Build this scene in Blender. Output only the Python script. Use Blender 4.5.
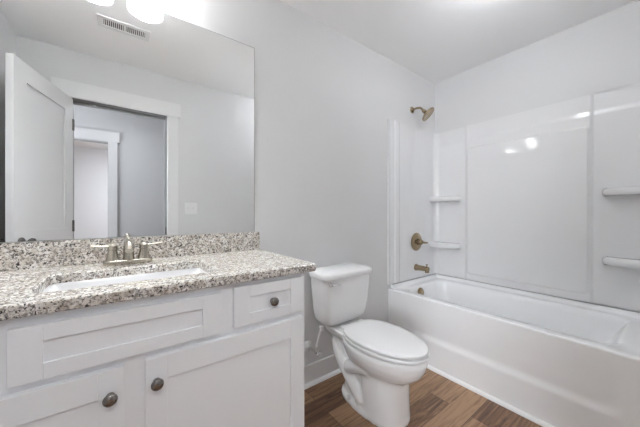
import bpy, bmesh, math, random
from mathutils import Vector, Matrix

for o in list(bpy.data.objects):
    bpy.data.objects.remove(o, do_unlink=True)
C = bpy.context.scene.collection
S = bpy.context.scene
random.seed(4)

# ------------------------------------------------------------------ main sizes (metres)
D = 1.457          # wall with the mirror
W = 2.543          # wall behind the tub
YF = -0.005        # room face of the wall with the door
XL = -0.617        # left wall
H = 2.44           # ceiling
WT = 0.10          # wall thickness
HY = -1.426        # far wall of the hall
ZC = 0.922         # worktop height

# ------------------------------------------------------------------ camera
cam = bpy.data.cameras.new('camera')
cam.sensor_fit = 'HORIZONTAL'
cam.sensor_width = 36.0
cam.lens = 266.3 / 640 * 36.0
cam.clip_start = 0.01
co = bpy.data.objects.new('camera', cam)
C.objects.link(co)
co.location = (0, 0, 1.1285)
co.rotation_euler = (math.pi / 2, 0, math.radians(-36.8))
S.camera = co

# ------------------------------------------------------------------ world, view
w = bpy.data.worlds.new('world')
S.world = w
w.use_nodes = True
w.node_tree.nodes['Background'].inputs[0].default_value = (0.8, 0.9, 1.0, 1)
w.node_tree.nodes['Background'].inputs[1].default_value = 0.3
S.view_settings.view_transform = 'Standard'
S.view_settings.look = 'None'
S.view_settings.gamma = 1
S.view_settings.use_curve_mapping = False
S.view_settings.exposure = 1.77

S.cycles.max_bounces = 20
S.cycles.diffuse_bounces = 12
LAMP = (0.955, 0.985, 1.03)   # cool white bulbs
BULB_E = 172.0      # each vanity bulb
HALL_FILL_W = 3.2      # unseen hall ceiling lamp, added for fill
BATH_FILL_W = 12.5      # unseen bathroom ceiling lamp, added as fill near the tub
ROOM_W = 16.0  # bare light added to brighten the room across the hall
FILL_WINDOW_W = 45.0    # fill light from the made-up hall window

# ------------------------------------------------------------------ materials
def mat(name, col, rough=0.5, metal=0.0, coat=0.0, spec=0.5):
    m = bpy.data.materials.new(name)
    m.use_nodes = True
    b = m.node_tree.nodes['Principled BSDF']
    b.inputs['Base Color'].default_value = (*col, 1)
    b.inputs['Roughness'].default_value = rough
    b.inputs['Metallic'].default_value = metal
    b.inputs['Coat Weight'].default_value = coat
    b.inputs['Specular IOR Level'].default_value = spec
    return m

def nodes(m):
    nt = m.node_tree
    return nt, nt.nodes['Principled BSDF']

def add_bump(m, scale, strength, dist=0.002, detail=2.0):
    nt, b = nodes(m)
    tc = nt.nodes.new('ShaderNodeTexCoord')
    n = nt.nodes.new('ShaderNodeTexNoise')
    n.inputs['Scale'].default_value = scale
    n.inputs['Detail'].default_value = detail
    bp = nt.nodes.new('ShaderNodeBump')
    bp.inputs['Strength'].default_value = strength
    bp.inputs['Distance'].default_value = dist
    nt.links.new(tc.outputs['Object'], n.inputs['Vector'])
    nt.links.new(n.outputs['Fac'], bp.inputs['Height'])
    nt.links.new(bp.outputs['Normal'], b.inputs['Normal'])
    return m

def ramp(nt, stops, interp='LINEAR'):
    r = nt.nodes.new('ShaderNodeValToRGB')
    r.color_ramp.interpolation = interp
    e = r.color_ramp.elements
    while len(e) < len(stops):
        e.new(0.5)
    for i, (p, c) in enumerate(stops):
        e[i].position = p
        e[i].color = (*c, 1) if len(c) == 3 else c
    return r

M = {}
M['wall'] = add_bump(mat('wall_paint', (0.66, 0.66, 0.66), 0.55), 180, 0.08)
M['ceiling'] = add_bump(mat('ceiling_paint', (0.88, 0.88, 0.88), 0.8), 150, 0.1)
M['trim'] = mat('trim_paint', (0.74, 0.74, 0.74), 0.35)
M['moulding'] = mat('moulding_paint', (0.86, 0.86, 0.86), 0.35)
M['shaded_trim'] = mat('shaded_trim_paint', (0.19, 0.19, 0.192), 0.4)  # white trim with shade put into the colour, offsetting the added window light
M['door'] = mat('door_paint', (0.66, 0.66, 0.66), 0.4)
M['cabinet'] = mat('cabinet_paint', (0.84, 0.852, 0.867), 0.38)
M['cabinet_dark'] = mat('cabinet_inside', (0.25, 0.25, 0.25), 0.7)
M['ceramic'] = mat('vitreous_china', (0.82, 0.82, 0.82), 0.09, coat=0.4)
M['seat'] = mat('seat_plastic', (0.78, 0.78, 0.78), 0.18)
M['acrylic'] = add_bump(mat('acrylic', (0.75, 0.75, 0.752), 0.06, coat=0.0), 1.0, 1.0, 0.008, 2.0)
def wavy(m):
    nt, b = nodes(m)
    n = next(x for x in nt.nodes if x.type == 'TEX_NOISE')
    tc = next(x for x in nt.nodes if x.type == 'TEX_COORD')
    v = nt.nodes.new('ShaderNodeVectorMath'); v.operation = 'MULTIPLY'
    v.inputs[1].default_value = (6, 4.5, 1.6)
    nt.links.new(tc.outputs['Object'], v.inputs[0])
    nt.links.new(v.outputs[0], n.inputs['Vector'])
wavy(M['acrylic'])
M['tub'] = mat('tub_acrylic', (0.865, 0.87, 0.875), 0.15, coat=0.3)
M['nickel'] = mat('brushed_nickel', (0.43, 0.395, 0.335), 0.27, 1.0)
M['bronze'] = mat('champagne_nickel', (0.36, 0.28, 0.18), 0.22, 1.0)
M['chrome'] = mat('chrome', (0.8, 0.8, 0.8), 0.08, 1.0)
M['knob'] = mat('dark_nickel', (0.27, 0.255, 0.24), 0.24, 1.0)
M['dark'] = mat('gap_shade', (0.03, 0.03, 0.03), 0.8)
M['mirror_edge'] = mat('mirror_edge', (0.16, 0.17, 0.17), 0.3)
M['plastic'] = mat('white_plastic', (0.76, 0.76, 0.76), 0.3)
M['braid'] = mat('braided_hose', (0.75, 0.75, 0.75), 0.35, 0.5)
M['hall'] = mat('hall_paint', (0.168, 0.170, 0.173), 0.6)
M['mirror'] = mat('mirror_silver', (0.93, 0.94, 0.94), 0.0, 1.0)

def emit(name, col, strength, base=(0.9, 0.9, 0.88)):
    m = mat(name, base, 0.4)
    nt, b = nodes(m)
    b.inputs['Emission Color'].default_value = (*col, 1)
    b.inputs['Emission Strength'].default_value = strength
    return m
M['shade'] = emit('frosted_glass_shade', (1.0, 0.985, 0.96), 0.6)
def frosted(m):
    nt, b = nodes(m)
    out = next(n for n in nt.nodes if n.type == 'OUTPUT_MATERIAL')
    tr = nt.nodes.new('ShaderNodeBsdfTransparent')
    mx = nt.nodes.new('ShaderNodeMixShader')
    mx.inputs[0].default_value = 0.7
    nt.links.new(tr.outputs[0], mx.inputs[1])
    nt.links.new(b.outputs[0], mx.inputs[2])
    nt.links.new(mx.outputs[0], out.inputs['Surface'])
frosted(M['shade'])
M['bulb'] = emit('bulb_glow', LAMP, BULB_E)
M['bath_fill'] = emit('bath_fill_glass', LAMP, BATH_FILL_W)
M['hall_fill'] = emit('hall_fill_glass', (1.0, 0.98, 0.95), 0.5)

def granite(name):
    m = mat(name, (0.7, 0.66, 0.6), 0.2, spec=0.6)
    nt, b = nodes(m)
    L = nt.links.new
    tc = nt.nodes.new('ShaderNodeTexCoord')
    def noise(scale, detail, rough=0.6, dist=0.0):
        n = nt.nodes.new('ShaderNodeTexNoise')
        n.inputs['Scale'].default_value = scale
        n.inputs['Detail'].default_value = detail
        n.inputs['Roughness'].default_value = rough
        n.inputs['Distortion'].default_value = dist
        L(tc.outputs['Object'], n.inputs['Vector'])
        return n
    def mix(fac, a, bcol):
        x = nt.nodes.new('ShaderNodeMix')
        x.data_type = 'RGBA'
        L(fac, x.inputs['Factor'])
        if hasattr(a, 'links'): L(a, x.inputs['A'])
        else: x.inputs['A'].default_value = (*a, 1)
        x.inputs['B'].default_value = (*bcol, 1)
        return x.outputs['Result']
    base = ramp(nt, [(0.30, (0.46, 0.405, 0.34)), (0.46, (0.66, 0.62, 0.56)), (0.62, (0.84, 0.82, 0.78))])
    L(noise(40, 4, 0.6, 0.6).outputs['Fac'], base.inputs['Fac'])
    tan = ramp(nt, [(0.545, (0, 0, 0)), (0.62, (1, 1, 1))])
    L(noise(75, 3, 0.55, 0.9).outputs['Fac'], tan.inputs['Fac'])
    c = mix(tan.outputs['Color'], base.outputs['Color'], (0.40, 0.345, 0.29))
    gr = ramp(nt, [(0.52, (0, 0, 0)), (0.58, (1, 1, 1))])
    L(noise(115, 3, 0.6, 0.6).outputs['Fac'], gr.inputs['Fac'])
    c = mix(gr.outputs['Color'], c, (0.27, 0.24, 0.22))
    bk = ramp(nt, [(0.56, (0, 0, 0)), (0.605, (1, 1, 1))])
    L(noise(135, 4, 0.6, 0.4).outputs['Fac'], bk.inputs['Fac'])
    c = mix(bk.outputs['Color'], c, (0.035, 0.03, 0.03))
    L(c, b.inputs['Base Color'])
    return m
M['granite'] = granite('speckled_granite')

def planks():
    m = mat('plank_floor', (0.2, 0.1, 0.05), 0.38)
    nt, b = nodes(m)
    L = nt.links.new
    tc = nt.nodes.new('ShaderNodeTexCoord')
    br = nt.nodes.new('ShaderNodeTexBrick')
    br.offset = 0.37
    br.inputs['Color1'].default_value = (0, 0, 0, 1)
    br.inputs['Color2'].default_value = (1, 1, 1, 1)
    br.inputs['Mortar'].default_value = (0.5, 0.5, 0.5, 1)
    br.inputs['Scale'].default_value = 1.0
    br.inputs['Mortar Size'].default_value = 0.0012
    br.inputs['Mortar Smooth'].default_value = 0.2
    br.inputs['Brick Width'].default_value = 0.62
    br.inputs['Row Height'].default_value = 0.125
    mp = nt.nodes.new('ShaderNodeMapping')
    mp.inputs['Location'].default_value = (0.07 + 0.62, -0.056 + 0.125 * 4, 0)
    L(tc.outputs['Object'], mp.inputs['Vector'])
    L(mp.outputs[0], br.inputs['Vector'])
    # grain, shifted per plank
    sc = nt.nodes.new('ShaderNodeVectorMath'); sc.operation = 'MULTIPLY'
    sc.inputs[1].default_value = (1.3, 20, 1)
    L(tc.outputs['Object'], sc.inputs[0])
    off = nt.nodes.new('ShaderNodeVectorMath'); off.operation = 'MULTIPLY_ADD'
    off.inputs[1].default_value = (13, 7, 5)
    L(br.outputs['Color'], off.inputs[0])
    L(sc.outputs[0], off.inputs[2])
    n = nt.nodes.new('ShaderNodeTexNoise')
    n.inputs['Scale'].default_value = 2.2
    n.inputs['Detail'].default_value = 7
    n.inputs['Roughness'].default_value = 0.62
    n.inputs['Distortion'].default_value = 1.6
    L(off.outputs[0], n.inputs['Vector'])
    cr = ramp(nt, [(0.26, (0.085, 0.042, 0.023)), (0.42, (0.185, 0.098, 0.053)),
                   (0.55, (0.28, 0.158, 0.085)), (0.72, (0.43, 0.268, 0.155))])
    a = nt.nodes.new('ShaderNodeMath'); a.operation = 'MULTIPLY_ADD'
    a.inputs[1].default_value = 0.40
    sub = nt.nodes.new('ShaderNodeMath'); sub.operation = 'SUBTRACT'
    sub.inputs[1].default_value = 0.17
    L(br.outputs['Color'], a.inputs[0])
    L(n.outputs['Fac'], sub.inputs[0])
    L(sub.outputs[0], a.inputs[2])
    L(a.outputs[0], cr.inputs['Fac'])
    mx = nt.nodes.new('ShaderNodeMix'); mx.data_type = 'RGBA'
    mx.inputs['B'].default_value = (0.05, 0.028, 0.016, 1)
    L(br.outputs['Fac'], mx.inputs['Factor'])
    L(cr.outputs['Color'], mx.inputs['A'])
    L(mx.outputs['Result'], b.inputs['Base Color'])
    bp = nt.nodes.new('ShaderNodeBump')
    bp.inputs['Strength'].default_value = 0.12
    bp.inputs['Distance'].default_value = 0.002
    L(n.outputs['Fac'], bp.inputs['Height'])
    L(bp.outputs['Normal'], b.inputs['Normal'])
    return m
M['floor'] = planks()

# ------------------------------------------------------------------ mesh helpers (all in world coordinates)
def box(bm, x0, x1, y0, y1, z0, z1):
    vs = [bm.verts.new((x, y, z)) for z in (z0, z1) for y in (y0, y1) for x in (x0, x1)]
    for f in ((0, 2, 3, 1), (4, 5, 7, 6), (0, 1, 5, 4), (2, 6, 7, 3), (0, 4, 6, 2), (1, 3, 7, 5)):
        bm.faces.new([vs[i] for i in f])
    return vs

def B(*boxes):
    bm = bmesh.new()
    for b in boxes:
        box(bm, *b)
    return bm

def loft(bm, rings, cap0=True, cap1=True, closed=True):
    R = [[bm.verts.new(p) for p in r] for r in rings]
    n = len(R[0])
    for a, b in zip(R, R[1:]):
        for i in range(n if closed else n - 1):
            j = (i + 1) % n
            bm.faces.new((a[i], a[j], b[j], b[i]))
    if cap0: bm.faces.new(list(reversed(R[0])))
    if cap1: bm.faces.new(R[-1])
    return R

def frame_of(d):
    d = Vector(d).normalized()
    up = Vector((0, 0, 1)) if abs(d.z) < 0.95 else Vector((1, 0, 0))
    a = d.cross(up).normalized()
    return a, a.cross(d).normalized(), d

def lathe(bm, base, axis, prof, n=32):
    """prof: list of (distance along the axis, radius)"""
    a, b, d = frame_of(axis)
    base = Vector(base)
    rings = []
    for t, r in prof:
        r = max(r, 1e-4)
        rings.append([base + d * t + (a * math.cos(2 * math.pi * i / n) + b * math.sin(2 * math.pi * i / n)) * r for i in range(n)])
    loft(bm, rings)

def smooth_path(pts, k=8):
    P = [Vector(p) for p in pts]
    P = [P[0] * 2 - P[1]] + P + [P[-1] * 2 - P[-2]]
    out = []
    for i in range(1, len(P) - 2):
        for s in range(k):
            t = s / k
            a, b, c, d = P[i - 1], P[i], P[i + 1], P[i + 2]
            out.append(0.5 * ((2 * b) + (c - a) * t + (2 * a - 5 * b + 4 * c - d) * t * t + (3 * b - a - 3 * c + d) * t ** 3))
    out.append(P[-2])
    return out

def tube(bm, pts, r, n=16, squash=None):
    """r: a number or a list per point"""
    rings = []
    prev = None
    for i, p in enumerate(pts):
        p = Vector(p)
        d = Vector(pts[min(i + 1, len(pts) - 1)]) - Vector(pts[max(i - 1, 0)])
        a, b, d = frame_of(d)
        if prev is not None:
            a = (prev - d * prev.dot(d)).normalized()
            b = a.cross(d).normalized()
        prev = a
        rr = r[i] if isinstance(r, (list, tuple)) else r
        rings.append([p + (a * math.cos(2 * math.pi * k / n) + b * math.sin(2 * math.pi * k / n) * (squash or 1)) * rr for k in range(n)])
    loft(bm, rings)

def rrect(x0, x1, y0, y1, r, n=6):
    """rounded rectangle, counter-clockwise, same vertex count for any sizes"""
    out = []
    for cx, cy, a0 in ((x1 - r, y1 - r, 0), (x0 + r, y1 - r, 90), (x0 + r, y0 + r, 180), (x1 - r, y0 + r, 270)):
        for i in range(n + 1):
            a = math.radians(a0 + 90 * i / n)
            out.append((cx + r * math.cos(a), cy + r * math.sin(a)))
    return out

def slab(bm, outline, z0, z1, r=0.004, seg=4):
    """extruded outline with rounded top and bottom rims"""
    def inset(k):
        n = len(outline)
        res = []
        for i in range(n):
            p0, p, p1 = (Vector(outline[(i + q) % n]) for q in (-1, 0, 1))
            d = (p1 - p0).normalized()
            res.append(p + Vector((-d.y, d.x)) * k)
        return res
    rings = []
    for i in range(seg + 1):
        a = math.pi / 2 * i / seg
        rings.append([(p.x, p.y, z0 + r * (1 - math.sin(a))) for p in inset(r * (1 - math.cos(a)))][:])
    rings = [[(p.x, p.y, z0 + r - r * math.cos(math.pi / 2 * i / seg)) for p in inset(r - r * math.sin(math.pi / 2 * i / seg))] for i in range(seg + 1)]
    rings += [[(p.x, p.y, z1 - r + r * math.sin(math.pi / 2 * i / seg)) for p in inset(r - r * math.cos(math.pi / 2 * i / seg))] for i in range(seg + 1)]
    loft(bm, rings)

def woff(o):
    v = Vector((0, 0, 0))
    while o:
        v += o.location
        o = o.parent
    return v

def obj(name, bm, m, parent=None, bevel=0, smooth=False, seg=2, origin=None):
    bmesh.ops.recalc_face_normals(bm, faces=bm.faces)
    org = woff(parent) if parent else Vector(origin or (0, 0, 0))
    bmesh.ops.translate(bm, verts=bm.verts, vec=-org)
    me = bpy.data.meshes.new(name)
    bm.to_mesh(me)
    bm.free()
    me.materials.append(m)
    o = bpy.data.objects.new(name, me)
    C.objects.link(o)
    if parent:
        o.parent = parent
    elif origin:
        o.location = origin
    if smooth:
        for p in me.polygons: p.use_smooth = True
        me.set_sharp_from_angle(angle=math.radians(40))
    if bevel:
        b = o.modifiers.new('bevel', 'BEVEL')
        b.width = bevel
        b.segments = seg
        b.limit_method = 'ANGLE'
        b.angle_limit = math.radians(35)
        b.harden_normals = False
    return o

def thing(name, label, cat, loc=(0, 0, 0), group=None):
    o = bpy.data.objects.new(name, None)
    o.empty_display_size = 0.05
    C.objects.link(o)
    o.location = loc
    return tag(o, label, cat, group)

def tag(o, label, cat, group=None):
    o['label'] = label
    o['category'] = cat
    if group: o['group'] = group
    return o

def struct(name, bm, m, label=None, cat=None, bevel=0, smooth=False):
    o = obj(name, bm, m, bevel=bevel, smooth=smooth)
    o['kind'] = 'structure'
    if label: tag(o, label, cat)
    return o

# ------------------------------------------------------------------ room shell
DX0, DX1, DZ = -0.312, 0.347, 2.05        # door opening
HX0, HX1 = -1.5, 2.2                      # hall
RX0, RX1, RY = -2.3, 1.2, -4.2            # room across the hall
HDX0, HDX1, HDZ = -0.86, -0.133, 2.03     # its doorway
struct('floor', B((RX0, W + WT, RY, D + WT, -0.06, 0)), M['floor'], 'brown wood plank floor running toward the tub', 'floor')
struct('ceiling', B((RX0, W + WT, RY, D + WT, H, H + 0.08)), M['ceiling'], 'plain pale grey painted ceiling', 'ceiling')
struct('wall_back', B((XL - WT, W + WT, D, D + WT, 0, H)), M['wall'], 'pale grey wall behind mirror and toilet', 'wall')
struct('wall_right', B((W, W + WT, YF - WT, D, 0, H)), M['wall'], 'pale grey wall above the tub surround', 'wall')
struct('wall_left', B((XL - WT, XL, YF - WT, D, 0, H)), M['wall'], 'pale grey wall behind the open door, seen in mirror', 'wall')
struct('wall_front', B((XL, DX0 - 0.0125, YF - WT, YF, 0, H), (DX1 + 0.0125, W, YF - WT, YF, 0, H), (DX0 - 0.0125, DX1 + 0.0125, YF - WT, YF, DZ + 0.0125, H)),
       M['wall'], 'pale grey wall around the doorway, seen in mirror', 'wall')
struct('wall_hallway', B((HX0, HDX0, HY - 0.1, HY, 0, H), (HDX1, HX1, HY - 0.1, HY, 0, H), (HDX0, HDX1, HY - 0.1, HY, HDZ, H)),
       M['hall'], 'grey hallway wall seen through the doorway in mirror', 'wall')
WY0, WY1, WZ0, WZ1 = -1.30, -0.25, 0.75, 2.05     # made-up hall window, added to light the tub apron
struct('fill_window_1', B((HX0 - 0.07, HX0 - 0.02, WY0, WY0 + 0.05, WZ0, WZ1), (HX0 - 0.07, HX0 - 0.02, WY1 - 0.05, WY1, WZ0, WZ1), (HX0 - 0.07, HX0 - 0.02, WY0 + 0.05, WY1 - 0.05, WZ0, WZ0 + 0.05),
                     (HX0 - 0.07, HX0 - 0.02, WY0 + 0.05, WY1 - 0.05, WZ1 - 0.05, WZ1), (HX0 - 0.065, HX0 - 0.025, WY0 + 0.05, WY1 - 0.05, 1.385, 1.425)), M['trim'], 'made-up white sash window added at the hall end for fill light', 'window')
wl = bpy.data.lights.new('fill_window_light', 'AREA')  # added fill light behind the made-up window
wl.shape = 'RECTANGLE'; wl.size = 1.28; wl.size_y = 0.98; wl.energy = FILL_WINDOW_W; wl.color = (0.94, 0.975, 1.03)
wo = bpy.data.objects.new('fill_window_light', wl); C.objects.link(wo)
wo.location = (HX0 - 0.085, (WY0 + WY1) / 2, (WZ0 + WZ1) / 2); wo.rotation_euler = (0, -math.pi / 2, 0)
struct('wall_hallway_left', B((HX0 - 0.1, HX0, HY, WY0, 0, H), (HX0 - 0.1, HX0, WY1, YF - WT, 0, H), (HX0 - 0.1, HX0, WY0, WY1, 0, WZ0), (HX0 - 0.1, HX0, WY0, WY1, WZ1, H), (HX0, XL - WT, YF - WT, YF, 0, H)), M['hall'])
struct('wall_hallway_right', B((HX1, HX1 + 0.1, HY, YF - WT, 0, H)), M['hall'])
struct('wall_far', B((RX0, RX1, RY, RY + 0.1, 0, H), (RX0 - 0.1, RX0, RY, HY, 0, H), (RX1, RX1 + 0.1, RY, HY - 0.1, 0, H), (RX0, HX0 - 0.1, HY - 0.1, HY, 0, H)), M['trim'],
       'bright white wall of the room across the hall', 'wall')

def casing(x0, x1, top, y, dy, cw=0.09):
    """flat side casings, a head board and a thin cap; dy = direction off the wall"""
    t = 0.018 * dy
    def yy(k): return tuple(sorted((y, y + t * k)))
    a, b = yy(1), yy(1.25)
    c = yy(1.9)
    g = 0.008
    return B((x0 - g - cw, x0 - g, *a, 0, top + g), (x1 + g, x1 + g + cw, *a, 0, top + g),
             (x0 - g - cw - 0.022, x1 + g + cw + 0.022, *b, top + g, top + g + 0.128))
struct('trim_1', casing(DX0, DX1, DZ, YF, 1), M['trim'], 'white flat door casing with wide head board, seen in mirror', 'door trim', 0.0015)
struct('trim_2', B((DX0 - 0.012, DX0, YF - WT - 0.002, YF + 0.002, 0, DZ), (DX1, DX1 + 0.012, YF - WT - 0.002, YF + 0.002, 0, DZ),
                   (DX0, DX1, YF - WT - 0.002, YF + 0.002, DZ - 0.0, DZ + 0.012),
                   (DX1 - 0.010, DX1, YF - 0.075, YF - 0.04, 0, DZ), (DX0, DX1, YF - 0.075, YF - 0.04, DZ - 0.020, DZ)), M['shaded_trim'],
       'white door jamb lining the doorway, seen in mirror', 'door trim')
struct('trim_3', casing(HDX0, HDX1, HDZ, HY, 1), M['shaded_trim'], 'white casing of the doorway across the hall', 'door trim')
bb = 0.13
struct('baseboard_back', B((0.6, 1.805, D - 0.014, D, 0, bb)), M['trim'], 'white baseboard on the wall behind the toilet', 'baseboard', 0.003)
struct('baseboard_front', B((DX1 + 0.1, 1.805, YF, YF + 0.014, 0, bb)), M['trim'], 'white baseboard beside the doorway', 'baseboard', 0.003)
def quarter(p0, p1, inward, r=0.018, n=6):
    """quarter-round moulding in the floor corner"""
    p0, p1, q = Vector(p0), Vector(p1), Vector(inward)
    prof = [Vector((0, 0, 0))] + [q * (r * math.cos(math.pi / 2 * i / n)) + Vector((0, 0, r * math.sin(math.pi / 2 * i / n))) for i in range(n + 1)]
    bm = bmesh.new()
    loft(bm, [[p0 + v for v in prof], [p1 + v for v in prof]])
    return bm
struct('trim_4', quarter((0.6, D - 0.014, 0), (1.806, D - 0.014, 0), (0, -1, 0), 0.02), M['moulding'], 'white shoe moulding under baseboard behind the toilet', 'trim')
struct('trim_5', quarter((1.808, D - 0.03, 0), (1.808, YF + 0.0145, 0), (-1, 0, 0), 0.02), M['moulding'], 'white shoe moulding along the foot of the tub', 'trim')

# open door
hinge = Vector((DX0 + 0.004, YF + 0.006, 0))
dv = Vector((-0.19, 0.64, 0)).normalized()
Rz = Matrix.Rotation(math.atan2(dv.y, dv.x), 4, 'Z')
T = Matrix.Translation(hinge) @ Rz
def door_leaf():
    L, t, z0, z1 = 0.65, 0.035, 0.01, 2.045
    s, tr = 0.112, 0.115
    bm = B((0, s, 0, t, z0, z1), (L - s, L, 0, t, z0, z1), (s, L - s, 0, t, z1 - tr, z1), (s, L - s, 0, t, 0.86, 1.02), (s, L - s, 0, t, z0, 0.22),
           (s - 0.001, L - s + 0.001, 0.010, t - 0.010, 0.22, 0.86), (s - 0.001, L - s + 0.001, 0.010, t - 0.010, 1.02, z1 - tr))
    return bm
bm = door_leaf()
bm.transform(T)
door = struct('door_1', bm, M['door'], 'white two-panel door swung open beside the left wall, seen in mirror', 'door')
for side, yb in ((-1, 0.0), (1, 0.035)):
    bm = bmesh.new()
    lathe(bm, (0.59, yb, 0.955), (0, side, 0), [(0, 0.031), (0.006, 0.031), (0.010, 0.026), (0.012, 0.012), (0.035, 0.011), (0.04, 0.022), (0.05, 0.027), (0.06, 0.024), (0.066, 0.012), (0.067, 0.001)], 24)
    bm.transform(T)
    obj('door_handle', bm, M['knob'], door, smooth=True)
for z in (0.22, 1.03, 1.84):
    bm = B((-0.012, 0.012, -0.006, 0.008, z - 0.045, z + 0.045))
    bm.transform(T)
    obj('hinge', bm, M['knob'], door)
sp = obj('strike_plate', B((DX1 - 0.002, DX1, YF - 0.034, YF - 0.004, 0.93, 1.0)), M['knob'])
tag(sp, 'small dark strike plate on the door jamb, seen in mirror', 'strike plate')

# ------------------------------------------------------------------ bath: tub
TX = 1.81
ZR = 0.494
tub = thing('bathtub', 'white acrylic alcove bathtub with recessed apron panel', 'bathtub', (TX, 0.7, 0))
bm = bmesh.new()
y0, y1 = YF + 0.001, D - 0.001
def sstep(a, b, x):
    t = max(0, min(1, (x - a) / (b - a)))
    return t * t * (3 - 2 * t)
def apron_x(y, z):
    a0, a1, b0, b1, r = 0.125, 1.325, 0.185, 0.62, 0.09
    cy, cz = (a0 + a1) / 2, (b0 + b1) / 2
    qy, qz = abs(y - cy) - (a1 - a0) / 2 + r, abs(z - cz) - (b1 - b0) / 2 + r
    sd = math.hypot(max(qy, 0), max(qz, 0)) + min(max(qy, qz), 0) - r
    return 0.012 * sstep(0.0, -0.05, sd) * (0.25 + 0.75 * sstep(0.476, 0.16, z))
rr = 0.012
prof = [(None, 0.0 + (ZR - rr - 0.0) * i / 56) for i in range(57)]
ys = [y0 + (y1 - y0) * i / 130 for i in range(131)]
rows = []
for _, z in prof:
    rows.append([(TX + apron_x(y, z), y, z) for y in ys])
for i in range(1, 7):
    a = math.pi / 2 * i / 6
    rows.append([(TX + rr - rr * math.cos(a) + apron_x(y, ZR - rr) * (1 - i / 6), y, ZR - rr + rr * math.sin(a)) for y in ys])
loft(bm, rows, False, False, closed=False)
# deck and basin
def ring(x0, x1, ya, yb, r, z):
    return [(x, y, z) for x, y in rrect(x0, x1, ya, yb, r, 8)]
loft(bm, [ring(TX + rr, W - 0.001, y0, y1, 0.001, ZR), ring(1.885, 2.463, 0.155, 1.362, 0.085, ZR + 0.001),
          ring(1.893, 2.456, 0.166, 1.356, 0.085, ZR - 0.004), ring(1.899, 2.450, 0.176, 1.350, 0.085, ZR - 0.014), ring(1.905, 2.445, 0.19, 1.345, 0.085, ZR - 0.04),
          ring(1.925, 2.430, 0.30, 1.315, 0.095, 0.25), ring(1.945, 2.415, 0.40, 1.285, 0.10, 0.14), ring(1.975, 2.39, 0.44, 1.25, 0.10, 0.105), ring(2.02, 2.34, 0.49, 1.2, 0.09, 0.098)],
     False, True)
# upstand along the three walls
loft(bm, [[(W - 0.05, y, ZR), (W - 0.035, y, ZR + 0.004), (W - 0.026, y, ZR + 0.012), (W - 0.022, y, ZR + 0.03), (W - 0.001, y, ZR + 0.03), (W - 0.001, y, ZR)] for y in (y0, y1)])
loft(bm, [[(x, D - 0.05, ZR), (x, D - 0.035, ZR + 0.004), (x, D - 0.026, ZR + 0.012), (x, D - 0.022, ZR + 0.03), (x, D - 0.001, ZR + 0.03), (x, D - 0.001, ZR)] for x in (TX + 0.03, W - 0.001)])
loft(bm, [[(x, YF + 0.05, ZR), (x, YF + 0.035, ZR + 0.004), (x, YF + 0.026, ZR + 0.012), (x, YF + 0.022, ZR + 0.03), (x, YF + 0.001, ZR + 0.03), (x, YF + 0.001, ZR)] for x in (TX + 0.03, W - 0.001)])
obj('tub_body', bm, M['tub'], tub, smooth=True)
bm = bmesh.new()
lathe(bm, (2.10, 1.339, 0.438), (0, -1, 0.18), [(0, 0.042), (0.006, 0.042), (0.011, 0.037), (0.013, 0.022), (0.016, 0.02), (0.018, 0.001)])
ov = obj('overflow_plate', bm, M['bronze'], tub, smooth=True)
ov['label'] = 'brushed bronze overflow plate'
bm = bmesh.new()
lathe(bm, (2.17, 1.14, 0.098), (0, 0, 1), [(0, 0.036), (0.003, 0.036), (0.005, 0.03), (0.005, 0.02), (0.012, 0.019), (0.013, 0.001)])
obj('drain', bm, M['bronze'], tub, smooth=True)['label'] = 'brushed bronze tub drain'

# ------------------------------------------------------------------ bath: wall surround
SZ0, SZ1 = 0.532, 1.925
sur = thing('tub_surround', 'glossy white three-wall tub surround with corner shelves', 'tub surround', (W - 0.01, 0.7, SZ0))
def grid_x(fx, ya, yb, za, zb, ny, nz, ythin=None):
    rows = []
    for k in range(nz + 1):
        z = za + (zb - za) * k / nz
        rows.append([(fx(ya + (yb - ya) * i / ny, z), ya + (yb - ya) * i / ny, z) for i in range(ny + 1)])
    bm = bmesh.new()
    loft(bm, rows, False, False, closed=False)
    return bm
def back_x(y, z):
    x = W - 0.012
    # middle section stands a little proud of the shelf columns
    x -= 0.012 * sstep(0.328, 0.346, y) * sstep(1.156, 1.138, y)
    # below the top flange everything stands proud
    x -= 0.005 * sstep(1.815, 1.780, z)
    # framed centre panel with rounded corners
    a0, a1, b0, b1, r = 0.347, 1.137, 0.583, 1.722, 0.03
    cy, cz = (a0 + a1) / 2, (b0 + b1) / 2
    qy, qz = abs(y - cy) - (a1 - a0) / 2 + r, abs(z - cz) - (b1 - b0) / 2 + r
    sd = math.hypot(max(qy, 0), max(qz, 0)) + min(max(qy, qz), 0) - r
    x -= 0.009 * sstep(0.0, -0.010, sd)
    # coved inner corners
    for dd in (D - 0.012 - y, y - YF - 0.012):
        if dd < 0.05:
            x -= 0.05 - math.sqrt(max(0, 0.05 ** 2 - (0.05 - max(dd, 0)) ** 2))
    return x
bm = grid_x(back_x, YF + 0.012, D - 0.012, SZ0, SZ1, 300, 320)
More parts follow.
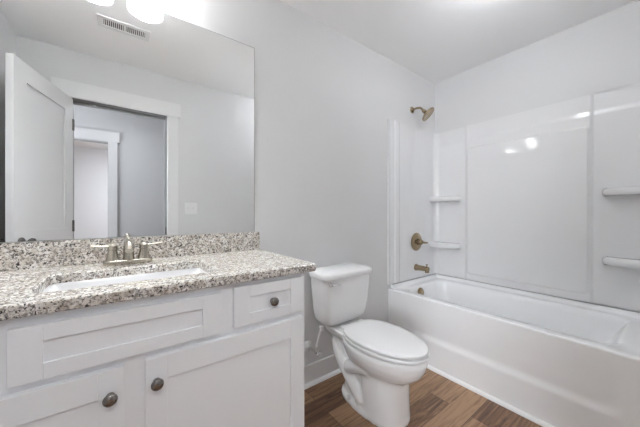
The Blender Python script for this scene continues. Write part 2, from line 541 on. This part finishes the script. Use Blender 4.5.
# top and bottom returns to the wall
box(bm, W - 0.012, W - 0.001, YF + 0.012, D - 0.012, SZ1 - 0.003, SZ1)
obj('back_panel', bm, M['acrylic'], sur, smooth=True)
for yw, s in ((D, -1), (YF, 1)):
    def end_y(x, z, yw=yw, s=s):
        t = 0.011
        t += 0.008 * sstep(1.875, 1.890, x) * sstep(1.945, 1.928, x) + 0.003 * sstep(1.925, 1.945, x)
        t += 0.004 * sstep(1.82, 1.812, x)
        return yw + s * t
    rows = []
    for k in range(161):
        z = SZ0 + (SZ1 - SZ0) * k / 160
        rows.append([(1.800 + (W - 0.03 - 1.800) * i / 200, end_y(1.800 + (W - 0.03 - 1.800) * i / 200, z), z) for i in range(201)])
    bm = bmesh.new()
    loft(bm, rows, False, False, closed=False)
    lo, hi = sorted((yw + s * 0.001, yw + s * 0.0135))
    box(bm, 1.797, 1.802, lo, hi, SZ0, SZ1)
    lo, hi = sorted((yw + s * 0.001, yw + s * 0.0110))
    box(bm, 1.802, W - 0.03, lo, hi, SZ1 - 0.003, SZ1)
    obj('end_panel', bm, M['acrylic'], sur, smooth=True)
def shelf(yw, s, zt, th):
    """ledge in a corner: outline runs off the end wall, round nose on the back wall"""
    L, dp = (0.267, 0.112) if s < 0 else (0.296, 0.104)
    pts = [(W - 0.002, yw + s * 0.001), (W - 0.014 - dp, yw + s * 0.001)]
    pts += [(W - 0.014 - dp, yw + s * (L - 0.12))]
    for i in range(1, 13):
        a = math.pi / 2 * i / 12
        pts.append((W - 0.002 - (dp + 0.012) * math.cos(a) ** 0.8, yw + s * (L - 0.12 + 0.12 * math.sin(a))))
    if s < 0: pass
    area = sum(pts[i][0] * pts[(i + 1) % len(pts)][1] - pts[(i + 1) % len(pts)][0] * pts[i][1] for i in range(len(pts)))
    if area < 0: pts.reverse()
    bm = bmesh.new()
    slab(bm, pts, zt - th, zt, th * 0.46, 6)
    return bm
for yw, s in ((D, -1), (YF, 1)):
    for zt, th in ((1.292, 0.050), (0.852, 0.054)):
        obj('shelf', shelf(yw, s, zt, th), M['acrylic'], sur, smooth=True)

# ------------------------------------------------------------------ vanity cabinet
FY = 0.916      # face frame
CX0, CX1 = -0.543, 0.6045
van = thing('vanity_cabinet', 'white shaker bathroom vanity cabinet with dark knobs', 'vanity cabinet', ((CX0 + CX1) / 2, 1.18, 0))
obj('cabinet_body', B((CX0, CX0 + 0.018, FY + 0.018, D - 0.002, 0.0, 0.890), (CX1 - 0.018, CX1, FY + 0.018, D - 0.002, 0.0, 0.890),
                      (CX0 + 0.018, CX1 - 0.018, FY + 0.075, FY + 0.09, 0, 0.11), (CX0 + 0.018, CX1 - 0.018, FY + 0.018, D - 0.02, 0.10, 0.115),
                      (CX0 + 0.018, CX1 - 0.018, D - 0.012, D - 0.003, 0.115, 0.890)), M['cabinet'], van)
obj('face_frame', B((CX0, CX0 + 0.04, FY, FY + 0.018, 0.10, 0.890), (CX1 - 0.04, CX1, FY, FY + 0.018, 0.10, 0.890), (0.006, 0.056, FY, FY + 0.018, 0.13, 0.70),
                    (CX0 + 0.04, CX1 - 0.04, FY, FY + 0.018, 0.86, 0.890), (CX0 + 0.04, CX1 - 0.04, FY, FY + 0.018, 0.70, 0.745), (CX0 + 0.04, CX1 - 0.04, FY, FY + 0.018, 0.10, 0.13),
                    (-0.247, -0.200, FY, FY + 0.018, 0.745, 0.86), (0.262, 0.311, FY, FY + 0.018, 0.745, 0.86)), M['cabinet'], van)
obj('filler_strip', B((XL + 0.001, CX0 - 0.0005, FY, FY + 0.018, 0.0, 0.890)), M['cabinet'], van)
def shaker(x0, x1, z0, z1, st, rl, rb=None):
    rb = rb or rl
    ya, yb = FY - 0.0195, FY - 0.0005
    return B((x0, x0 + st, ya, yb, z0, z1), (x1 - st, x1, ya, yb, z0, z1), (x0 + st, x1 - st, ya, yb, z1 - rl, z1), (x0 + st, x1 - st, ya, yb, z0, z0 + rb),
             (x0 + st - 0.001, x1 - st + 0.001, ya + 0.0065, yb - 0.002, z0 + rb - 0.001, z1 - rl + 0.001))
def cab_knob(x, z, parent):
    bm = bmesh.new()
    lathe(bm, (x, FY - 0.0195, z), (0, -1, 0), [(0, 0.010), (0.003, 0.0085), (0.008, 0.0065), (0.013, 0.008), (0.016, 0.0145), (0.019, 0.0163), (0.023, 0.0155), (0.026, 0.012), (0.0275, 0.006), (0.028, 0.0003)], 28)
    obj('knob', bm, M['knob'], parent, smooth=True)
obj('false_drawer_front', shaker(-0.205, 0.265, 0.735, 0.866, 0.057, 0.039), M['cabinet'], van, 0.0012)
d = obj('drawer', shaker(0.308, 0.584, 0.739, 0.875, 0.056, 0.039), M['cabinet'], van, 0.0012); cab_knob(0.450, 0.806, d)
d = obj('drawer', shaker(-0.523, -0.247, 0.739, 0.875, 0.056, 0.039), M['cabinet'], van, 0.0012); cab_knob(-0.385, 0.806, d)
d = obj('door', shaker(0.055, 0.584, 0.115, 0.714, 0.055, 0.070), M['cabinet'], van, 0.0012); cab_knob(0.083, 0.645, d)
d = obj('door', shaker(-0.523, 0.007, 0.115, 0.714, 0.055, 0.070), M['cabinet'], van, 0.0012); cab_knob(-0.022, 0.645, d)

# ------------------------------------------------------------------ worktop, backsplash, basin
ox0, ox1, oy0, oy1 = XL + 0.002, 0.645, 0.889, D - 0.001
hx0, hx1, hy0, hy1 = -0.190, 0.276, 0.990, 1.257
top = bmesh.new()
zt0, zt1 = 0.8915, ZC
def sq(x0, x1, y0, y1, r, z): return [(x, y, z) for x, y in rrect(x0, x1, y0, y1, r, 5)]
e = 0.003
R = [sq(hx0, hx1, hy0, hy1, 0.022, zt0), sq(hx0, hx1, hy0, hy1, 0.022, zt1 - e), sq(hx0 - e, hx1 + e, hy0 - e, hy1 + e, 0.024, zt1),
     sq(ox0 + e, ox1 - e, oy0 + e, oy1, 0.002, zt1), sq(ox0, ox1, oy0, oy1, 0.004, zt1 - e), sq(ox0, ox1, oy0, oy1, 0.004, zt0 + e), sq(ox0 + e, ox1 - e, oy0 + e, oy1, 0.002, zt0)]
R.append(R[0])
loft(top, R, False, False)
bmesh.ops.remove_doubles(top, verts=top.verts, dist=1e-5)
ct = obj('countertop', top, M['granite'], origin=(0.03, 1.17, zt0))
tag(ct, 'speckled beige and brown granite worktop on the vanity cabinet', 'countertop')
bs = obj('backsplash', B((ox0, 0.641, D - 0.0205, D - 0.0008, ZC + 0.0003, 1.0225)), M['granite'], bevel=0.0015, origin=(0.03, D - 0.01, ZC))
tag(bs, 'low speckled granite backsplash strip under the mirror', 'backsplash')

sink = thing('sink', 'white rectangular undermount basin set in granite worktop', 'sink', (0.043, 1.1235, 0.75))
bm = bmesh.new()
zb = 0.8908
loft(bm, [sq(hx0 - 0.02, hx1 + 0.02, hy0 - 0.02, hy1 + 0.02, 0.04, zb - 0.012), sq(hx0 - 0.02, hx1 + 0.02, hy0 - 0.02, hy1 + 0.02, 0.04, zb),
          sq(hx0 - 0.004, hx1 + 0.004, hy0 - 0.004, hy1 + 0.004, 0.026, zb), sq(hx0, hx1, hy0, hy1, 0.028, zb - 0.008),
          sq(hx0 + 0.012, hx1 - 0.012, hy0 + 0.012, hy1 - 0.012, 0.04, zb - 0.10), sq(hx0 + 0.03, hx1 - 0.03, hy0 + 0.03, hy1 - 0.03, 0.05, zb - 0.125),
          sq(hx0 + 0.09, hx1 - 0.09, hy0 + 0.08, hy1 - 0.08, 0.03, zb - 0.133)], False, True)
bowl = obj('basin', bm, M['ceramic'], sink, smooth=True)
bm = bmesh.new()
lathe(bm, (0.043, 1.1235, zb - 0.133), (0, 0, 1), [(0, 0.022), (0.003, 0.022), (0.004, 0.016), (0.006, 0.015), (0.008, 0.001)], 24)
obj('drain', bm, M['nickel'], sink, smooth=True)['label'] = 'brushed nickel sink drain'

# ------------------------------------------------------------------ basin tap
FXc, FYc = 0.026, 1.345
tap = thing('faucet', 'brushed nickel two-handle centerset faucet behind the basin', 'faucet', (FXc, FYc, ZC))
bm = bmesh.new()
slab(bm, rrect(FXc - 0.083, FXc + 0.083, FYc - 0.026, FYc + 0.026, 0.0255, 8), ZC + 0.0003, ZC + 0.021, 0.006)
obj('base_plate', bm, M['nickel'], tap, smooth=True)
for s in (-1, 1):
    bm = bmesh.new()
    hx = FXc + s * 0.052
    lathe(bm, (hx, FYc, ZC + 0.014), (0, 0, 1), [(0, 0.0245), (0.010, 0.0225), (0.028, 0.0185), (0.042, 0.0155), (0.047, 0.0145), (0.048, 0.0165), (0.060, 0.0165), (0.068, 0.0135), (0.072, 0.007), (0.0725, 0.0005)], 24)
    pth = smooth_path([(hx, FYc, ZC + 0.071), (hx + s * 0.022, FYc - 0.001, ZC + 0.076), (hx + s * 0.048, FYc - 0.003, ZC + 0.078), (hx + s * 0.068, FYc - 0.004, ZC + 0.081)], 5)
    tube(bm, pth, [0.0075 - 0.003 * i / (len(pth) - 1) for i in range(len(pth))], 12, 0.7)
    obj('handle', bm, M['nickel'], tap, smooth=True)
bm = bmesh.new()
lathe(bm, (FXc, FYc, ZC + 0.014), (0, 0, 1), [(0, 0.022), (0.012, 0.020), (0.02, 0.0185)], 24)
pth = smooth_path([(FXc, FYc, ZC + 0.02), (FXc, FYc, ZC + 0.055), (FXc, FYc - 0.014, ZC + 0.082), (FXc, FYc - 0.045, ZC + 0.094), (FXc, FYc - 0.080, ZC + 0.086), (FXc, FYc - 0.103, ZC + 0.064)], 7)
tube(bm, pth, [0.0195 - 0.006 * i / (len(pth) - 1) for i in range(len(pth))], 20)
obj('spout', bm, M['nickel'], tap, smooth=True)
bm = bmesh.new()
lathe(bm, (FXc, FYc + 0.021, ZC + 0.016), (0, 0, 1), [(0, 0.003), (0.05, 0.003), (0.052, 0.0055), (0.06, 0.006), (0.065, 0.004), (0.066, 0.0005)], 14)
obj('lift_rod', bm, M['nickel'], tap, smooth=True)

# ------------------------------------------------------------------ mirror
mir = thing('wall_mirror', 'large frameless wall mirror above the granite backsplash', 'mirror', (0.0, D, 1.026))
mx0, mx1, mz0, mz1 = XL + 0.004, 0.6165, 1.0245, 2.081
obj('backing', B((mx0, mx1, D - 0.0045, D - 0.0005, mz0, mz1)), M['mirror_edge'], mir)
obj('glass', B((mx0 + 0.0025, mx1 - 0.0025, D - 0.0062, D - 0.0047, mz0 + 0.0005, mz1 - 0.003)), M['mirror'], mir)

# ------------------------------------------------------------------ vanity light
LZ = 2.13
vl = thing('vanity_light', 'two-globe vanity light fixture on the wall above the mirror', 'wall lamp', (0.0, D, 2.26))
bm = bmesh.new()
slab(bm, [(x, z) for x, z in rrect(-0.20, 0.20, 2.245, 2.345, 0.02)], 0, 0.022, 0.006)
bm.transform(Matrix(((1, 0, 0, 0), (0, 0, -1, D - 0.0005), (0, 1, 0, 0), (0, 0, 0, 1))))
obj('backplate', bm, M['nickel'], vl, smooth=True)
for lx in (-0.102, 0.100):
    ly = D - 0.14
    bm = bmesh.new()
    tube(bm, smooth_path([(lx, D - 0.02, 2.295), (lx, D - 0.08, 2.33), (lx, ly, 2.32), (lx, ly, 2.285)], 6), 0.008, 14)
    lathe(bm, (lx, ly, 2.30), (0, 0, -1), [(0, 0.012), (0.006, 0.026), (0.04, 0.028), (0.045, 0.02)], 24)
    obj('arm', bm, M['nickel'], vl, smooth=True)
    bm = bmesh.new()
    prof = [(0.0, 0.030), (0.012, 0.040), (0.035, 0.056), (0.07, 0.068), (0.105, 0.0735), (0.135, 0.076)]
    inn = [(t, r - 0.004) for t, r in reversed(prof)]
    a, b_, d_ = Vector((1, 0, 0)), Vector((0, 1, 0)), Vector((0, 0, -1))
    rings = [[Vector((lx, ly, 2.265)) + d_ * t + (a * math.cos(2 * math.pi * i / 36) + b_ * math.sin(2 * math.pi * i / 36)) * r for i in range(36)] for t, r in prof + inn]
    loft(bm, rings)
    obj('lamp_shade', bm, M['shade'], vl, smooth=True)
    bm = bmesh.new()
    lathe(bm, (lx, ly, 2.258), (0, 0, -1), [(0, 0.013), (0.02, 0.014), (0.035, 0.022), (0.055, 0.030), (0.075, 0.030), (0.092, 0.018), (0.098, 0.001)], 24)
    bu = obj('bulb', bm, M['bulb'], vl, smooth=True)

# ------------------------------------------------------------------ added fill lamps in hall and bathroom, bare light in the room beyond
hl = thing('hall_fill_lamp', 'added fill lamp, round and flush on the hall ceiling outside the doorway', 'ceiling lamp', (0.05, -0.72, H))  # unseen lamp, added to send fill through the doorway
bm = bmesh.new()
lathe(bm, (0.05, -0.72, H - 0.0005), (0, 0, -1), [(0, 0.17), (0.018, 0.17), (0.02, 0.16)], 40)
obj('fill_lamp_base', bm, M['nickel'], hl, smooth=True)
bm = bmesh.new()
lathe(bm, (0.05, -0.72, H - 0.02), (0, 0, -1), [(0, 0.155), (0.02, 0.15), (0.045, 0.12), (0.06, 0.07), (0.066, 0.001)], 40)
obj('fill_lamp_bowl', bm, M['hall_fill'], hl, smooth=True)
al = bpy.data.lights.new('hall_fill_light', 'AREA')
al.shape = 'DISK'; al.size = 0.30; al.energy = HALL_FILL_W; al.color = LAMP
ao = bpy.data.objects.new('hall_fill_light', al); C.objects.link(ao); ao.location = (0.05, -0.72, H - 0.09)
cl = thing('bath_fill_lamp', 'added fill lamp, a white globe on the ceiling near the tub, out of view', 'ceiling lamp', (1.58, 0.48, H))  # unseen lamp, added to brighten the ceiling and the tub side
bm = bmesh.new()
lathe(bm, (1.58, 0.48, H - 0.0005), (0, 0, -1), [(0, 0.07), (0.010, 0.07), (0.014, 0.045), (0.02, 0.03)], 32)
obj('fill_lamp_base', bm, M['nickel'], cl, smooth=True)
bm = bmesh.new()
lathe(bm, (1.58, 0.48, H - 0.005), (0, 0, -1), [(0.072 - 0.072 * math.cos(math.pi * i / 20), 0.072 * math.sin(math.pi * i / 20)) for i in range(1, 21)], 32)
obj('fill_lamp_bowl', bm, M['bath_fill'], cl, smooth=True)
al = bpy.data.lights.new('far_room_light', 'AREA')  # bare light without a fixture, added to brighten the far room
al.shape = 'RECTANGLE'; al.size = 0.9; al.size_y = 1.2; al.energy = ROOM_W; al.color = (0.90, 0.955, 1.06)
ao = bpy.data.objects.new('far_room_light', al); C.objects.link(ao); ao.location = (0.65, -2.8, H - 0.02)

# ------------------------------------------------------------------ toilet
TC = 1.185
toi = thing('toilet', 'white two-piece elongated toilet with closed lid', 'toilet', (TC, 1.1, 0))
BC = TC + 0.014     # centre line of bowl and seat
def egg(yf, yb, hw, n=48, split=0.55, ef=2.0, eb=2.5):
    """outline, pointed end toward the front (small y)"""
    yc = yf + (yb - yf) * split
    out = []
    for i in range(n):
        a = 2 * math.pi * i / n
        c, s = math.cos(a), math.sin(a)
        ex = ef if s < 0 else eb
        px_ = math.copysign(abs(c) ** (2 / ex), c) * hw
        py_ = math.copysign(abs(s) ** (2 / ex), s) * ((yc - yf) if s < 0 else (yb - yc))
        out.append((BC + px_, yc + py_))
    return out
bm = bmesh.new()
up = [(0.19, 0.872, 1.18, 0.095, 2.2, 0.5), (0.22, 0.862, 1.20, 0.104, 2.2, 0.5), (0.243, 0.838, 1.22, 0.117, 2.1, 0.52), (0.268, 0.798, 1.235, 0.135, 2.05, 0.54), (0.297, 0.768, 1.24, 0.153, 2.0, 0.55), (0.330, 0.750, 1.25, 0.166, 2.0, 0.56), (0.365, 0.741, 1.26, 0.172, 2.0, 0.56), (0.384, 0.743, 1.258, 0.171, 2.0, 0.56), (0.389, 0.747, 1.25, 0.167, 2.0, 0.56)]
foot = [(0.0, 0.852, 1.300, 0.128, 2.6, 0.5), (0.022, 0.852, 1.300, 0.128, 2.6, 0.5), (0.032, 0.858, 1.294, 0.122, 2.6, 0.5)]
column = [(0.02, 0.856, 1.13, 0.124, 2.5, 0.5), (0.05, 0.858, 1.125, 0.120, 2.5, 0.5), (0.12, 0.860, 1.12, 0.117, 2.5, 0.5), (0.21, 0.858, 1.12, 0.115, 2.4, 0.5), (0.27, 0.85, 1.12, 0.115, 2.3, 0.5)]
core = [(0.02, 1.0, 1.290, 0.098, 2.6, 0.5), (0.12, 1.0, 1.27, 0.088, 2.4, 0.5), (0.30, 1.0, 1.28, 0.085, 2.4, 0.5)]
for secs in (up, foot, column, core):
    loft(bm, [[(x, y, z) for x, y in egg(a, b, hw, 48, sp_, ef)] for z, a, b, hw, ef, sp_ in secs])
# deck that carries the tank
loft(bm, [[(x, y, z) for x, y in rrect(TC - hw, TC + hw, 1.16, 1.415, 0.05, 6)] for z, hw in ((0.33, 0.075), (0.36, 0.10), (0.38, 0.115), (0.398, 0.12), (0.405, 0.115))])
loft(bm, [[(x, y, z) for x, y in rrect(TC - 0.075, TC + 0.075, 1.2, yb, 0.05, 6)] for z, yb in ((0.19, 1.30), (0.25, 1.34), (0.30, 1.37), (0.34, 1.39))])
# trapway swelling on each side
for s in (-1, 1):
    p = smooth_path([(TC + s * 0.045, 1.325, 0.315), (TC + s * 0.058, 1.29, 0.25), (TC + s * 0.064, 1.22, 0.18), (TC + s * 0.068, 1.14, 0.115), (TC + s * 0.066, 1.07, 0.05)], 6)
    tube(bm, p, 0.045, 18)
    p = smooth_path([(TC + s * 0.075, 1.19, 0.20), (TC + s * 0.085, 1.09, 0.25), (TC + s * 0.085, 1.02, 0.27)], 6)
    tube(bm, p, 0.04, 16)
o = obj('bowl', bm, M['ceramic'], toi)
md = o.modifiers.new('remesh', 'REMESH'); md.mode = 'VOXEL'; md.voxel_size = 0.007; md.use_smooth_shade = True
md = o.modifiers.new('smooth', 'SMOOTH'); md.factor = 0.5; md.iterations = 6
for s in (-1, 1):
    bm = bmesh.new()
    lathe(bm, (TC + s * 0.104, 1.17, 0.028), (0, 0, 1), [(0, 0.016), (0.006, 0.016), (0.014, 0.012), (0.018, 0.006), (0.019, 0.0005)], 18)
    obj('bolt_cap', bm, M['seat'], toi, smooth=True)
def lid_loft(bm, yf, yb, hw, z0, z1, r, dome=0.0, hole=False):
    rings = []
    seq = [(0.0012, z0), (0.0003, z0 + 0.0004), (0, z0 + 0.0015), (0, z1 - r), (r * 0.3, z1 - r * 0.3), (r, z1)]
    for k, z in seq:
        rings.append([(x, y, z) for x, y in egg(yf + k, yb - k, hw - k, 56, 0.56, 2.0, 2.7)])
    if dome:
        for q in (0.85, 0.6, 0.3, 0.05):
            rings.append([(BC + (x - BC) * q, (yf + (yb - yf) * 0.56) + (y - (yf + (yb - yf) * 0.56)) * q, z1 + dome * (1 - q * q)) for x, y in egg(yf + r, yb - r, hw - r, 56, 0.56, 2.0, 2.7)])
    loft(bm, rings)
bm = bmesh.new(); lid_loft(bm, 0.736, 1.238, 0.176, 0.3990, 0.4115, 0.003)
obj('seat', bm, M['seat'], toi, smooth=True)
bm = bmesh.new(); lid_loft(bm, 0.740, 1.240, 0.173, 0.4215, 0.4335, 0.006, 0.006)
obj('lid', bm, M['seat'], toi, smooth=True)
for s in (-1, 1):
    bm = bmesh.new()
    slab(bm, rrect(TC + s * 0.07 - 0.028, TC + s * 0.07 + 0.028, 1.215, 1.250, 0.012, 4), 0.4120, 0.430, 0.006)
    obj('seat_hinge', bm, M['seat'], toi, smooth=True)
# tank
bm = bmesh.new()
def tank_ring(z, hw, yf, yb, r, bulge):
    out = []
    for x, y in rrect(TC - hw, TC + hw, yf, yb, r, 8):
        if y < (yf + yb) / 2:
            y -= bulge * (1 - ((x - TC) / hw) ** 2)
        out.append((x, y, z))
    return out
TK = [(0.416, 0.125, 1.315, 1.405, 0.03, 0.006), (0.418, 0.143, 1.300, 1.415, 0.04, 0.007), (0.428, 0.162, 1.288, 1.425, 0.045, 0.008), (0.45, 0.176, 1.278, 1.431, 0.045, 0.009), (0.49, 0.185, 1.270, 1.435, 0.042, 0.010), (0.56, 0.191, 1.264, 1.437, 0.04, 0.011), (0.64, 0.197, 1.258, 1.439, 0.038, 0.012), (0.722, 0.202, 1.254, 1.440, 0.038, 0.012)]
R = []
for i in range(len(TK) - 1):
    for k in range(3):
        t = k / 3
        R.append(tank_ring(*[a + (b - a) * t for a, b in zip(TK[i], TK[i + 1])]))
R.append(tank_ring(*TK[-1]))
# finer top and bottom edge counts come from the arcs; straight runs need extra points for the bowed front
loft(bm, R)
obj('tank', bm, M['ceramic'], toi, smooth=True)
bm = bmesh.new()
def lid_ring(k, z):
    pts = []
    for x, y in rrect(TC - 0.216 + k, TC + 0.216 - k, 1.240 + k, 1.444 - k * 0.4, max(0.008, 0.045 - k * 0.5), 8):
        if y < 1.34: y -= 0.014 * (1 - ((x - TC) / 0.216) ** 2)
        pts.append((x, y, z))
    return pts
loft(bm, [lid_ring(0.010, 0.7215), lid_ring(0.004, 0.722), lid_ring(0.0, 0.727), lid_ring(0, 0.746), lid_ring(0.002, 0.752), lid_ring(0.008, 0.758), lid_ring(0.020, 0.763), lid_ring(0.035, 0.767), lid_ring(0.055, 0.770), lid_ring(0.074, 0.772)])
obj('tank_lid', bm, M['ceramic'], toi, smooth=True)
bm = bmesh.new()
lathe(bm, (TC - 0.163, 1.256, 0.694), (0, -1, 0), [(0, 0.013), (0.006, 0.013), (0.012, 0.009), (0.02, 0.008), (0.021, 0.001)], 18)
pth = smooth_path([(TC - 0.166, 1.235, 0.694), (TC - 0.14, 1.231, 0.692), (TC - 0.108, 1.230, 0.688)], 5)
tube(bm, pth, [0.0065 + 0.0025 * i / (len(pth) - 1) for i in range(len(pth))], 12)
lv = obj('flush_lever', bm, M['chrome'], toi, smooth=True)
lv['label'] = 'chrome flush lever'

# water supply
ws = thing('water_supply_valve', 'white and chrome water stop valve with hose beside the toilet', 'valve', (0.985, D, 0.262))
vx, vz = 0.985, 0.255
bm = bmesh.new()
lathe(bm, (vx, D - 0.0005, vz), (0, -1, 0), [(0, 0.034), (0.003, 0.033), (0.010, 0.022), (0.016, 0.013), (0.018, 0.011)], 24)
obj('escutcheon', bm, M['plastic'], ws, smooth=True)
bm = bmesh.new()
lathe(bm, (vx, D - 0.014, vz), (0, -1, 0), [(0, 0.009), (0.075, 0.009), (0.076, 0.0135), (0.102, 0.0135), (0.103, 0.008), (0.11, 0.008)], 18)
lathe(bm, (vx, D - 0.103, vz), (0, 0, 1), [(0, 0.0095), (0.022, 0.0095), (0.023, 0.0115), (0.036, 0.0115), (0.037, 0.006)], 18)
obj('valve_body', bm, M['chrome'], ws, smooth=True)
bm = bmesh.new()
slab(bm, [(math.cos(2 * math.pi * i / 24) * 0.021, math.sin(2 * math.pi * i / 24) * 0.012) for i in range(24)], 0, 0.012, 0.004)
bm.transform(Matrix(((1, 0, 0, vx), (0, 0, -1, D - 0.124), (0, 1, 0, vz), (0, 0, 0, 1))))
obj('valve_handle', bm, M['chrome'], ws, smooth=True)
bm = bmesh.new()
tube(bm, smooth_path([(vx, D - 0.103, vz + 0.035), (vx + 0.006, D - 0.103, vz + 0.06), (vx + 0.03, D - 0.103, vz + 0.12), (1.03, D - 0.10, 0.392)], 8), 0.0062, 12)
obj('hose', bm, M['braid'], ws, smooth=True)
bm = bmesh.new()
lathe(bm, (1.03, D - 0.10, 0.380), (0, 0, 1), [(0, 0.010), (0.004, 0.013), (0.022, 0.015), (0.030, 0.016), (0.0315, 0.010)], 12)
obj('hose_nut', bm, M['plastic'], ws, smooth=True)

# ------------------------------------------------------------------ shower fittings
yp = D - 0.0195      # face of the end panel
sx = 2.188
sh = thing('overhead_shower', 'brushed bronze shower head on a bent arm above the tub surround', 'shower', (2.15, D, 2.082))
bm = bmesh.new()
lathe(bm, (2.15, D - 0.0005, 2.082), (0, -1, 0), [(0, 0.031), (0.004, 0.030), (0.010, 0.022), (0.014, 0.013), (0.016, 0.010)], 28)
obj('flange', bm, M['bronze'], sh, smooth=True)
bm = bmesh.new()
tube(bm, smooth_path([(2.15, D - 0.01, 2.082), (2.155, D - 0.045, 2.086), (2.162, D - 0.08, 2.078), (2.166, D - 0.105, 2.044)], 7), 0.0095, 16)
obj('shower_arm', bm, M['bronze'], sh, smooth=True)
bm = bmesh.new()
ax = Vector((0.30, -0.66, -0.70)).normalized()
lathe(bm, Vector((2.164, D - 0.10, 2.052)), ax, [(0, 0.012), (0.006, 0.016), (0.016, 0.017), (0.022, 0.014), (0.028, 0.018), (0.04, 0.034), (0.05, 0.052), (0.056, 0.064), (0.064, 0.067), (0.070, 0.065), (0.072, 0.058), (0.070, 0.05), (0.0715, 0.001)], 36)
obj('spray_head', bm, M['bronze'], sh, smooth=True)

va = thing('shower_valve', 'round brushed bronze shower valve with lever handle', 'shower valve', (sx, yp, 0.868))
bm = bmesh.new()
lathe(bm, (sx, yp, 0.868), (0, -1, 0), [(0, 0.083), (0.003, 0.083), (0.008, 0.078), (0.010, 0.055), (0.013, 0.050), (0.016, 0.030)], 40)
obj('escutcheon', bm, M['bronze'], va, smooth=True)
bm = bmesh.new()
lathe(bm, (sx, yp - 0.014, 0.868), (0, -1, 0), [(0, 0.027), (0.02, 0.026), (0.04, 0.023), (0.046, 0.019), (0.048, 0.001)], 28)
pth = smooth_path([(sx, yp - 0.045, 0.868), (sx + 0.01, yp - 0.058, 0.866), (sx + 0.03, yp - 0.068, 0.862), (sx + 0.058, yp - 0.074, 0.860)], 6)
tube(bm, pth, [0.012 - 0.0045 * i / (len(pth) - 1) for i in range(len(pth))], 14)
obj('lever', bm, M['bronze'], va, smooth=True)

so = thing('tub_spout', 'brushed bronze tub spout below the shower valve', 'tub spout', (sx - 0.005, yp, 0.633))
bm = bmesh.new()
lathe(bm, (sx - 0.005, yp, 0.633), (0, -1, 0), [(0, 0.031), (0.004, 0.031), (0.008, 0.027), (0.05, 0.0235), (0.09, 0.022), (0.108, 0.0225), (0.118, 0.023), (0.124, 0.020), (0.126, 0.001)], 30)
lathe(bm, (sx - 0.005, yp - 0.108, 0.633), (0, -0.1, -1), [(0, 0.018), (0.022, 0.0185), (0.033, 0.0175), (0.034, 0.012)], 24)
obj('spout_body', bm, M['bronze'], so, smooth=True)
bm = bmesh.new()
lathe(bm, (sx - 0.005, yp - 0.108, 0.650), (0, 0, 1), [(0, 0.005), (0.018, 0.005), (0.019, 0.009), (0.026, 0.009), (0.028, 0.001)], 16)
obj('diverter_knob', bm, M['bronze'], so, smooth=True)

# ------------------------------------------------------------------ vent and switch
vn = thing('ceiling_vent', 'white ceiling air vent with dark slots, seen in mirror', 'air vent', (0.023, 0.567, H))
vx0, vx1, vy0, vy1 = -0.126, 0.172, 0.500, 0.634
zt = H - 0.0005
obj('vent_frame', B((vx0, vx1, vy0, vy0 + 0.03, H - 0.008, zt), (vx0, vx1, vy1 - 0.03, vy1, H - 0.008, zt), (vx0, vx0 + 0.03, vy0 + 0.03, vy1 - 0.03, H - 0.008, zt), (vx1 - 0.03, vx1, vy0 + 0.03, vy1 - 0.03, H - 0.008, zt),
                    (0.016, 0.030, vy0 + 0.03, vy1 - 0.03, H - 0.008, zt)), M['plastic'], vn, 0.002)
obj('vent_backing', B((vx0 + 0.029, vx1 - 0.029, vy0 + 0.029, vy1 - 0.029, H - 0.0018, H - 0.0008)), M['dark'], vn)  # dark sheet standing in for the shaded hollow behind the slats
bm = bmesh.new()
for a0, a1 in ((vx0 + 0.03, 0.016), (0.030, vx1 - 0.03)):
    n = 10
    for i in range(n):
        x = a0 + (a1 - a0) * (i + 0.5) / n
        box(bm, x - 0.0028, x + 0.0028, vy0 + 0.03, vy1 - 0.03, H - 0.007, H - 0.002)
obj('louver_slats', bm, M['plastic'], vn)

sw = thing('light_switch', 'white two-gang light switch plate on wall beside doorway, seen in mirror', 'light switch', (0.56, YF, 1.177))
bm = bmesh.new()
slab(bm, rrect(0.502, 0.618, 1.120, 1.235, 0.006, 4), 0, 0.006, 0.003)
Tm = Matrix(((1, 0, 0, 0), (0, 0, 1, YF + 0.0003), (0, 1, 0, 0), (0, 0, 0, 1)))
bm.transform(Tm)
obj('wall_plate', bm, M['plastic'], sw, smooth=True)
for x in (0.537, 0.583):
    bm = B((x - 0.005, x + 0.005, YF + 0.006, YF + 0.009, 1.166, 1.190))
    vs = box(bm, x - 0.004, x + 0.004, YF + 0.008, YF + 0.018, 1.178, 1.188)
    obj('toggle', bm, M['seat'], sw)
